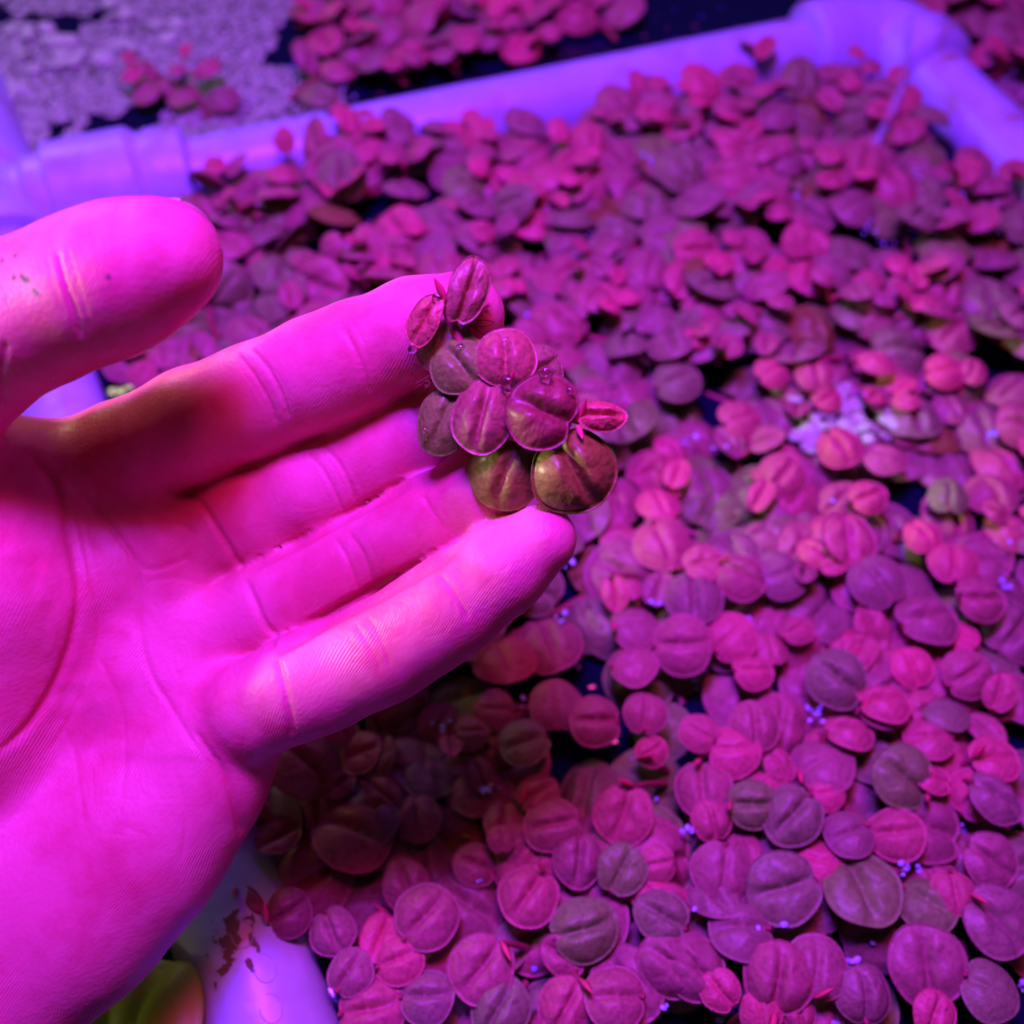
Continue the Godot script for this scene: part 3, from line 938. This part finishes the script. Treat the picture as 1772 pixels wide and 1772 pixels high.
func creases() -> void:
	hand_map.resize(HN * HN)
	# the lines of the palm
	crease([[30, 765], [85, 830], [118, 920], [135, 1010], [128, 1090], [95, 1180], [40, 1265], [-40, 1330]], 0.075, 0.07)
	crease([[60, 780], [118, 870], [150, 970], [168, 1060], [160, 1140], [120, 1240], [60, 1330]], 0.05, 0.02)
	crease([[100, 815], [180, 900], [225, 960], [240, 1020], [240, 1090], [262, 1170], [310, 1250], [360, 1320], [405, 1390], [420, 1440]], 0.055, 0.03)
	crease([[225, 960], [255, 985], [300, 975], [330, 960]], 0.055, 0.02)
	crease([[330, 1255], [372, 1320], [400, 1380], [416, 1440], [412, 1460]], 0.07, 0.05)
	crease([[170, 870], [240, 880], [300, 900], [345, 930]], 0.045, 0.012)
	crease([[240, 1010], [300, 1000], [360, 1010], [410, 1030]], 0.045, 0.012)
	crease([[160, 1120], [200, 1200], [215, 1300], [205, 1400]], 0.045, 0.012)
	crease([[90, 1230], [130, 1330], [150, 1450]], 0.045, 0.010)
	crease([[300, 1330], [320, 1420], [310, 1500]], 0.045, 0.012)
	# where the fingers leave the palm
	crease([[195, 675], [225, 715], [265, 765], [290, 805], [312, 850]], 0.07, 0.06)
	crease([[318, 852], [350, 875], [385, 930], [410, 970], [424, 998]], 0.07, 0.05)
	crease([[424, 1000], [440, 1040], [462, 1085], [478, 1130]], 0.07, 0.05)
	crease([[478, 1132], [490, 1180], [501, 1235], [503, 1280]], 0.06, 0.04)
	# where the fingers lie against each other
	crease([[412, 994], [460, 966], [520, 936], [600, 890], [660, 860], [720, 830]], 0.08, 0.10)
	crease([[462, 1138], [520, 1102], [600, 1052], [660, 1024], [740, 980], [800, 940]], 0.08, 0.12)
	# the joints of the fingers: pairs of lines, with fine ones between
	var r := RandomNumberGenerator.new()
	r.seed = 5
	for l: Array in [
		[[405, 605], [440, 650], [468, 700], [478, 740], 0.026], [[432, 600], [465, 640], [490, 690], [500, 730], 0.026],
		[[590, 563], [612, 600], [632, 650], [640, 685], 0.024],
		[[528, 780], [560, 815], [585, 865], [592, 895], 0.026], [[552, 765], [585, 800], [608, 845], [618, 880], 0.026],
		[[705, 695], [730, 730], [748, 765], [756, 788], 0.022],
		[[578, 928], [598, 960], [615, 1005], [622, 1030], 0.024], [[600, 918], [624, 950], [640, 990], [646, 1016], 0.024],
		[[730, 855], [745, 880], [762, 905], [768, 920], 0.020],
		[[602, 1064], [625, 1095], [650, 1140], [658, 1165], 0.016], [[624, 1054], [648, 1085], [668, 1130], [676, 1156], 0.016],
		[[755, 990], [780, 1015], [800, 1050], [808, 1072], 0.022],
		[[98, 430], [108, 480], [128, 540], [140, 590], 0.034], [[10, 590], [2, 640], [6, 690], [8, 700], 0.03]]:
		var depth: float = l[4]
		crease([l[0], l[1], l[2], l[3]], 0.042, depth)
		for k in 5:
			var off := Vector2(r.randf_range(-16, 20), r.randf_range(-9, 9))
			var some := [l[0], l[1], l[2], l[3]].map(func(p): return [p[0] + off.x + r.randf_range(-4, 4), p[1] + off.y + r.randf_range(-4, 4)])
			crease(some.slice(r.randi_range(0, 1), r.randi_range(3, 4)), 0.022, depth * r.randf_range(0.15, 0.4))
	# fine random lines over the palm and along the fingers
	for k in 150:
		var p := Vector2(r.randf_range(150, 430), r.randf_range(800, 1650))
		if p.x > 480 - (p.y - 1250) * 0.95 or p.y < 780 + (p.x - 150) * 0.9 and p.x > 250:
			continue
		var dir := Vector2.from_angle(r.randf_range(0.9, 1.7) if r.randf() < 0.7 else r.randf_range(-0.6, 0.6))
		var long := r.randf_range(20, 70)
		crease([[p.x, p.y], [p.x + dir.x * long * 0.5 + r.randf_range(-5, 5), p.y + dir.y * long * 0.5 + r.randf_range(-5, 5)], [p.x + dir.x * long, p.y + dir.y * long]], 0.02, r.randf_range(0.003, 0.008))
	for k in 110:
		var f: Array = [[Vector2(340, 735), Vector2(720, 573)], [Vector2(440, 893), Vector2(740, 738)], [Vector2(500, 1038), Vector2(780, 875)], [Vector2(540, 1180), Vector2(880, 975)]][k % 4]
		var along: Vector2 = (f[1] - f[0]).normalized()
		var p: Vector2 = f[0].lerp(f[1], r.randf()) + along.orthogonal() * r.randf_range(-55, 55)
		var dir := along.rotated(r.randfn(0.0, 0.25) + (PI / 2 if r.randf() < 0.25 else 0.0))
		var long := r.randf_range(15, 50)
		crease([[p.x, p.y], [p.x + dir.x * long * 0.5, p.y + dir.y * long * 0.5 + r.randf_range(-2, 2)], [p.x + dir.x * long, p.y + dir.y * long]], 0.018, r.randf_range(0.002, 0.006))

func hand() -> void:
	skeleton()
	for n in bones.size():
		every.append(n)
	creases()
	var cell := 0.075
	var lo := Vector3(-12.6, -11.6, -20.8)
	var nb := Vector3i(39, 50, 22)                              # blocks of five cells
	var B := 5
	var nx := nb.x * B + 1
	var ny := nb.y * B + 1
	var nz := nb.z * B + 1
	var f := PackedFloat32Array()
	f.resize(nx * ny * nz)
	f.fill(1.0)
	var live := []
	var half := cell * B * 0.5
	for bz in nb.z:
		for by in nb.y:
			for bx in nb.x:
				var mid := lo + (Vector3(bx, by, bz) * B + Vector3.ONE * B * 0.5) * cell
				var near := PackedFloat32Array()
				near.resize(bones.size())
				var least := 99.0
				for n in bones.size():
					var b := bones[n]
					var p := mid - Vector3(b[0], b[1], b[2])
					var d := Vector3(b[3], b[4], b[5])
					var t := clampf(p.dot(d) * b[6], 0.0, 1.0)
					near[n] = (p - d * t).length() - b[7] - b[8] * t
					least = minf(least, near[n])
				var use := PackedInt32Array()
				if least < half * 1.8 + 0.5:
					for n in bones.size():
						if near[n] < least + half * 3.6 + 0.9:
							use.append(n)
				var v := field(mid, use) if use.size() else 1.0
				if absf(v) < half * 1.8 + 0.12:
					live.append(Vector3i(bx, by, bz))
					for z in B:
						for y in B:
							for x in B:
								var g := Vector3i(bx * B + x, by * B + y, bz * B + z)
								f[(g.z * ny + g.y) * nx + g.x] = field(lo + Vector3(g) * cell, use)
				elif v < 0:
					for z in B:
						for y in B:
							for x in B:
								f[((bz * B + z) * ny + by * B + y) * nx + bx * B + x] = -1.0
	# the forearm is cut where the grid ends, well outside the picture
	var index := PackedInt32Array()
	index.resize(nx * ny * nz)
	index.fill(-1)
	var g := Geo.new()
	var corner := [0, 1, nx, nx + 1, nx * ny, nx * ny + 1, nx * ny + nx, nx * ny + nx + 1]
	var shift := [Vector3(0, 0, 0), Vector3(1, 0, 0), Vector3(0, 1, 0), Vector3(1, 1, 0), Vector3(0, 0, 1), Vector3(1, 0, 1), Vector3(0, 1, 1), Vector3(1, 1, 1)]
	var edges := [[0, 1], [2, 3], [4, 5], [6, 7], [0, 2], [1, 3], [4, 6], [5, 7], [0, 4], [1, 5], [2, 6], [3, 7]]
	var cells := []
	for bl: Vector3i in live:
		for z in range(bl.z * B, bl.z * B + B):
			for y in range(bl.y * B, bl.y * B + B):
				for x in range(bl.x * B, bl.x * B + B):
					if x >= nx - 1 or y >= ny - 1 or z >= nz - 1:
						continue
					var o := (z * ny + y) * nx + x
					var s := 0
					for k in 8:
						if f[o + corner[k]] < 0.0:
							s += 1
					if s == 0 or s == 8:
						continue
					var sum := Vector3.ZERO
					var n := 0
					for ed in edges:
						var a := f[o + corner[ed[0]]]
						var b := f[o + corner[ed[1]]]
						if (a < 0.0) != (b < 0.0):
							sum += shift[ed[0]].lerp(shift[ed[1]], a / (a - b))
							n += 1
					index[o] = g.v.size()
					g.v.append(lo + (Vector3(x, y, z) + sum / n) * cell)
					cells.append(o)
	var quads := []
	for o: int in cells:
		var inside := f[o] < 0.0
		for ax in [[1, nx, nx * ny], [nx, nx * ny, 1], [nx * ny, 1, nx]]:
			if (f[o + ax[0]] < 0.0) == inside:
				continue
			if o - ax[1] - ax[2] < 0:
				continue
			var a := index[o]
			var b := index[o - ax[1]]
			var c := index[o - ax[1] - ax[2]]
			var d := index[o - ax[2]]
			if a < 0 or b < 0 or c < 0 or d < 0:
				continue
			quads.append([a, b, c, d] if not inside else [a, d, c, b])
	# two rounds of evening out, then every quad into four
	for round_ in 4:
		g.v = evened(g.v, quads, 0.5)
	for round_ in 10:                                          # the folds between the fingers, where the grid is coarse, once more
		g.v = evened(g.v, quads, 0.0, 0.006)
	var mids := {}
	var finer := []
	for q: Array in quads:
		var m := []
		for k in 4:
			var a: int = q[k]
			var b: int = q[(k + 1) % 4]
			var key := mini(a, b) * 1000000 + maxi(a, b)
			if not mids.has(key):
				mids[key] = g.v.size()
				g.v.append((g.v[a] + g.v[b]) * 0.5)
			m.append(mids[key])
		var mid := g.v.size()
		g.v.append((g.v[q[0]] + g.v[q[1]] + g.v[q[2]] + g.v[q[3]]) * 0.25)
		for k in 4:
			finer.append([q[k], m[k], mid, m[(k + 3) % 4]])
	for round_ in 3:
		g.v = evened(g.v, finer, 0.6)
	for q: Array in finer:
		g.quad(q[0], q[1], q[2], q[3])
	# creases pressed in, skin tones
	var normal := g.normals()
	var blotch := FastNoiseLite.new()
	blotch.seed = 3
	blotch.frequency = 0.45
	blotch.fractal_octaves = 3
	for k in g.v.size():
		var p := g.v[k]
		var u := palm_uv(p)
		var front := smoothstep(0.0, 0.35, normal[k].z)
		var ix := clampi(int(u.x * HN), 0, HN - 1)
		var iy := clampi(int(u.y * HN), 0, HN - 1)
		var dip := hand_map[iy * HN + ix] * front
		g.v[k] = p - normal[k] * dip + normal[k] * 0.012 * blotch.get_noise_3d(p.x * 2.0, p.y * 2.0, p.z * 2.0)
		g.uv.append(u)
		var n := blotch.get_noise_3dv(p)
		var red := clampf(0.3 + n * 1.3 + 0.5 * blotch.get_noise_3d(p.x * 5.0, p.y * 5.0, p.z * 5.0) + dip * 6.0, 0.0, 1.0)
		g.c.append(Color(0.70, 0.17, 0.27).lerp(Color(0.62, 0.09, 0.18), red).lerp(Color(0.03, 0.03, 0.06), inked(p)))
	var o := thing("hand", "open left hand, palm up, fingertips holding a wet red sprig", "hand", cam * Vector3(-0.05, -0.03, -0.18))
	var back := o.transform.affine_inverse() * cam
	for k in g.v.size():
		g.v[k] = back * (g.v[k] * 0.01)
	# fine skin lines for the relief
	var im := Image.create_from_data(HN, HN, false, Image.FORMAT_RF, skin_lines().to_byte_array())
	M.skin.heightmap_texture = ImageTexture.create_from_image(im)
	part("skin", g.mesh(), M.skin, o)
	nails(o, back)

var ink: Array[Vector3] = []

func inked(p: Vector3) -> float:                              # the small dark marks on the thumb
	if p.y < 1.0 or p.x > -4.0:
		return 0.0
	if ink.is_empty():
		for q: Array in [[40, 482], [44, 486], [48, 484], [58, 503], [63, 508], [24, 481], [3, 450], [26, 442], [188, 480], [37, 478]]:
			ink.append(skin_at(q[0], q[1]))
	var most := 0.0
	for q in ink:
		most = maxf(most, 0.9 * smoothstep(0.055, 0.025, p.distance_to(q)))
	return most

func skin_lines() -> PackedFloat32Array:
	var out := PackedFloat32Array()
	out.resize(HN * HN)
	var wave := FastNoiseLite.new()
	wave.seed = 8
	wave.frequency = 0.004
	wave.fractal_octaves = 2
	var fine := FastNoiseLite.new()
	fine.seed = 18
	fine.frequency = 0.11
	fine.fractal_octaves = 3
	var zone := FastNoiseLite.new()
	zone.seed = 28
	zone.frequency = 0.006
	for y in HN:
		for x in HN:
			var w := wave.get_noise_2d(x, y)
			var much := clampf(0.5 + 1.2 * zone.get_noise_2d(x, y), 0.0, 1.0)
			var ridge := sin((x * 0.80 + y * 0.55) * 1.75 + w * 30.0)
			out[y * HN + x] = 0.5 + 0.10 * ridge * much + 0.09 * fine.get_noise_2d(x, y) - minf(hand_map[y * HN + x] * 1.5, 0.2)
	return out

func nails(o: Node3D, back: Transform3D) -> void:
	for k: Array in [[[225, 470, 14.95], [282, 446, 14.8], 0.85, Vector3(-0.15, 0.66, -0.74)], [[720, 573, 17.4], [798, 546, 17.1], 0.74, Vector3(0.25, 0.1, -1.0)], [[830, 694, 18.1], [890, 662, 17.8], 0.68, Vector3(0.25, 0.1, -1.0)], [[830, 848, 17.35], [890, 808, 17.05], 0.61, Vector3(0.25, -0.05, -1.0)], [[870, 982, 16.7], [938, 932, 16.5], 0.57, Vector3(0.2, 0.0, -1.0)]]:
		var a := hp(k[0][0], k[0][1], k[0][2])
		var b := hp(k[1][0], k[1][1], k[1][2])
		var r: float = k[2]
		var along := (b - a).normalized()
		var out: Vector3 = k[3]
		out = (out - along * out.dot(along)).normalized()
		var side := along.cross(out)
		var g := Geo.new()
		var n := 10
		for layer in 2:
			for i in n + 1:
				for j in n + 1:
					var u := float(i) / n
					var w := (float(j) / n - 0.5) * 2.0
					var t := w * 0.72
					var rr := r * (1.012 if layer == 0 else 0.95)
					var len_ := -0.65 + 1.46 * u - 0.30 * w * w * (u - 0.3)
					var hug := sqrt(maxf(0.05, 1.0 - pow(maxf(len_, 0.0) * 0.93, 2.0)))
					g.v.append(b + along * len_ * r + (out * cos(t) + side * sin(t)) * rr * hug)
		var s := (n + 1) * (n + 1)
		for i in n:
			for j in n:
				var p := i * (n + 1) + j
				g.quad(p, p + n + 1, p + n + 2, p + 1)
				g.quad(s + p, s + p + 1, s + p + n + 2, s + p + n + 1)
		for i in n:
			for e: int in [0, n]:
				var p := i * (n + 1) + e
				g.quad(p, p + n + 1, s + p + n + 1, s + p)
				var q := e * (n + 1) + i
				g.quad(q, q + 1, s + q + 1, s + q)
		for i in g.v.size():
			g.v[i] = back * (g.v[i] * 0.01)
		part("fingernail", g.mesh(), M.nail, o)

func evened(v: PackedVector3Array, quads: Array, share: float, rough := 0.0) -> PackedVector3Array:
	var sum := PackedVector3Array()
	sum.resize(v.size())
	var n := PackedInt32Array()
	n.resize(v.size())
	for q: Array in quads:
		for k in 4:
			var a: int = q[k]
			var b: int = q[(k + 1) % 4]
			sum[a] += v[b]
			sum[b] += v[a]
			n[a] += 1
			n[b] += 1
	for k in v.size():
		if n[k]:
			var mean := sum[k] / n[k]
			var much := share
			if rough > 0.0:                                    # only where the surface is rough
				much = 0.7 * smoothstep(rough, rough * 3.0, v[k].distance_to(mean))
			sum[k] = v[k].lerp(mean, much)
		else:
			sum[k] = v[k]
	return sum

# ---------------------------------------------------------------- water and the small floating things

func water() -> void:
	var m := PlaneMesh.new()
	m.size = Vector2(4, 4)
	var o := part("water", m, M.water, self, Transform3D(Basis(), Vector3(0, -0.001, 0)))
	o.set_meta("kind", "structure")
	tag(o, "dark still water between the floating plants", "water")

func scatter(called: String, label: String, spots: Array, size: Vector2, colors: Array) -> void:
	var g := Geo.new().ball(Vector3.ZERO, Vector3(1.0, 0.22, 0.72), 9, 6)
	var mm := MultiMesh.new()
	mm.transform_format = MultiMesh.TRANSFORM_3D
	mm.use_colors = true
	mm.mesh = g.mesh()
	mm.instance_count = spots.size()
	for k in spots.size():
		var s := rng.randf_range(size.x, size.y)
		var b := Basis(Vector3.UP, rng.randf() * TAU) * Basis(Vector3.RIGHT, rng.randfn(0, 0.15)) * Basis(Vector3.FORWARD, rng.randfn(0, 0.15))
		mm.set_instance_transform(k, Transform3D(b.scaled(Vector3.ONE * s), spots[k]))
		mm.set_instance_color(k, colors[rng.randi() % colors.size()])
	var o := MultiMeshInstance3D.new()
	o.name = numbered(called)
	o.multimesh = mm
	o.material_override = M.duckweed
	add_child(o, true)
	tag(o, label, "duckweed")
	o.set_meta("kind", "stuff")

func duckweed() -> void:
	var noise := FastNoiseLite.new()
	noise.seed = 77
	noise.frequency = 14.0
	var cover := []
	for k in 42000:
		var px := rng.randf_range(-120, 600)
		var py := rng.randf_range(-160, 330)
		var p := ground(px, py)
		if py > 305 - 0.194 * (px - 150) - 20:
			continue
		if noise.get_noise_2d(p.x, p.z) > 0.32:
			continue
		if px > 520 - py * 0.1 and rng.randf() < 0.7:
			continue
		cover.append(p + Vector3(0, 0.0003 + rng.randf() * 0.0010, 0))
	scatter("duckweed_cover", "fine pale duckweed covering the water beyond the far pipe", cover, Vector2(0.0006, 0.0011), [Color(0.46, 0.70, 0.44), Color(0.33, 0.53, 0.30), Color(0.54, 0.78, 0.56), Color(0.13, 0.22, 0.12)])
	var edge := []
	for k in 9000:
		var px := rng.randf_range(600, 1500)
		var py := 160 - 0.194 * (px - 900) + rng.randf_range(40, 110)
		edge.append(ground(px, py) + Vector3(0, 0.0006, 0))
	for k in 3500:
		var px := rng.randf_range(1690, 1900)
		var py := (px - 1690) * 1.15 + rng.randf_range(-120, 110)
		edge.append(ground(px, py) + Vector3(0, 0.0004, 0))
	scatter("duckweed_edge", "fine pale duckweed gathered along the pipe of the frame", edge, Vector2(0.0006, 0.0011), [Color(0.42, 0.33, 0.36), Color(0.36, 0.28, 0.28)])
	var loose := []  # duckweed bits, and blue specks painted in place of water glints
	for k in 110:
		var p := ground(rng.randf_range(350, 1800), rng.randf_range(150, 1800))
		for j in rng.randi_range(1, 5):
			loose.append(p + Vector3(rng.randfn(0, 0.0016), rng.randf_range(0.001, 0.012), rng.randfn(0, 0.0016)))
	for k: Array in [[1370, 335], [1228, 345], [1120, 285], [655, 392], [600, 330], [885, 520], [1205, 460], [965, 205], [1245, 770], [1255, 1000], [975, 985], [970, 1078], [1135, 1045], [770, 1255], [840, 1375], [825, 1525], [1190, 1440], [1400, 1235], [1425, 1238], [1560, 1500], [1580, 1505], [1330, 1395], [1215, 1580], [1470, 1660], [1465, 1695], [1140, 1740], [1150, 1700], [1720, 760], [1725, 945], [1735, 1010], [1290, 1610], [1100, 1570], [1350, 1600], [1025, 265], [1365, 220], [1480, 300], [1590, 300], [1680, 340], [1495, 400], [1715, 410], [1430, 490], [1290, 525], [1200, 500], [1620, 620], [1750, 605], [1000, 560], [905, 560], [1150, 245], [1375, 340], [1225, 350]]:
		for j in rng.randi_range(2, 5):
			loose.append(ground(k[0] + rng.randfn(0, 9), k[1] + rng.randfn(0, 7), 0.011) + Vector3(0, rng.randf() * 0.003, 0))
	scatter("duckweed_and_glints", "loose duckweed and blue specks painted as water glints between the red plants", loose, Vector2(0.0003, 0.0010), [Color(0.35, 0.45, 0.85), Color(0.48, 0.52, 0.9)])

func small_leaf_mesh() -> ArrayMesh:
	return Geo.new().ball(Vector3.ZERO, Vector3(0.85, 0.22, 1.0), 16, 8).mesh()

func pale_plants() -> void:
	var m := small_leaf_mesh()
	for k: Array in [[60, 110, "at the far left edge"], [25, 160, "beside the cross fitting"], [95, 85, "in the fine duckweed at the upper left"], [40, 60, "near the top left corner"], [130, 120, "just beyond the cross fitting"], [215, 95, "in the upper left duckweed"], [200, 30, "along the top left edge"], [300, 60, "left of the red clump beyond the pipe"]]:
		var o := thing("pale_duckweed", "large pale yellow duckweed fronds " + k[2], "duckweed", ground(k[0], k[1]) + Vector3(0, 0.0018, 0), "pale fronds beyond the far pipe")
		for j in 4:
			var r := rng.randf_range(0.0026, 0.0044)
			part("frond", m, M.pale_leaf, o, Transform3D(Basis.from_euler(Vector3(rng.randfn(0, 0.2), rng.randf() * TAU, rng.randfn(0, 0.2))).scaled(Vector3.ONE * r), Vector3(rng.randfn(0, 0.005), rng.randf() * 0.001, rng.randfn(0, 0.005))))
	for k: Array in [[1372, 690, "left end"], [1410, 682, "upper edge"], [1428, 712, "middle"], [1470, 700, "upper right"], [1475, 745, "right side"], [1395, 735, "left side"], [1405, 775, "front"], [1445, 770, "front right"], [1520, 752, "far right end"]]:
		var o := thing("pale_duckweed", "pale whitish duckweed fronds, " + k[2] + " of the light patch right of the sprig", "duckweed", ground(k[0], k[1], 0.006), "pale fronds among the red plants")
		for j in 6:
			var r := rng.randf_range(0.0018, 0.0031)
			part("frond", m, M.pale_leaf, o, Transform3D(Basis.from_euler(Vector3(rng.randfn(0, 0.3), rng.randf() * TAU, rng.randfn(0, 0.3))).scaled(Vector3.ONE * r), Vector3(rng.randfn(0, 0.0035), rng.randf() * 0.002, rng.randfn(0, 0.0035))))
	# green frogbit at the bottom left
	var big := leaf_mesh(501, 0.95, 0.10, 0.05, -0.25, 0.01, 0.0)
	var n := 0
	for k: Array in [[232, 1785, 0.0145, 1.9, 0.014, "big yellow-green leaf at the bottom edge left of the elbow"], [195, 1700, 0.0095, 2.6, 0.009, "small yellow-green leaf half under the palm's edge"], [30, 1790, 0.013, 0.4, 0.012, "yellow-green leaf in the bottom left corner"], [270, 1590, 0.006, 1.0, 0.006, "little green leaf between the hand and the white elbow"]]:
		var o := thing("green_floating_plant", k[5], "floating plant", ground(k[0], k[1], k[4]))
		var a: float = k[3]
		part("leaf", big, M.frogbit, o, leaf_place(Vector3.ZERO, Vector3(-0.45, 1, 0.15), Vector3(cos(a), 0, sin(a)), k[2]))
		part("stalk", Geo.new().tube([Vector3(0, -0.001, 0), Vector3(0.002, -0.004, 0.002), Vector3(0.003, -k[4], 0.003)], [0.0009, 0.0009, 0.0011], 8).mesh(), M.frogbit, o)
	var arc := []
	var rr := []
	for k in 14:
		var t := k / 13.0
		arc.append(ground(lerpf(105, 225, t) , lerpf(1810, 1712, t) - 16 * sin(PI * t), 0.006))
		rr.append(0.0011)
	tag(part("clear_tube", Geo.new().tube(arc, rr, 12).mesh(), M.clear, self), "shiny curved clear tube beside the green leaves", "tube")
	var hang := []
	var hr := []
	for k: Array in [[1582, -60, 0.0], [1572, 60, 0.012], [1558, 160, 0.012], [1530, 220, 0.010], [1490, 290, 0.008], [1478, 320, 0.004]]:
		hang.append(ground(k[0], k[1], k[2] + 0.008))
		hr.append(0.0017)
	tag(part("hanging_tube", Geo.new().tube(hang, hr, 16).mesh(), M.clear, self), "thin clear tube lying over the corner of the pipe frame", "tube")

# ----------------------------------------------------------------

func _ready() -> void:
	rng.seed = 4711
	make_materials()
	setting()
	water()
	pipe_frame()
	make_leaves()
	plant_mat()
	duckweed()
	pale_plants()
	hand()
	sprig()
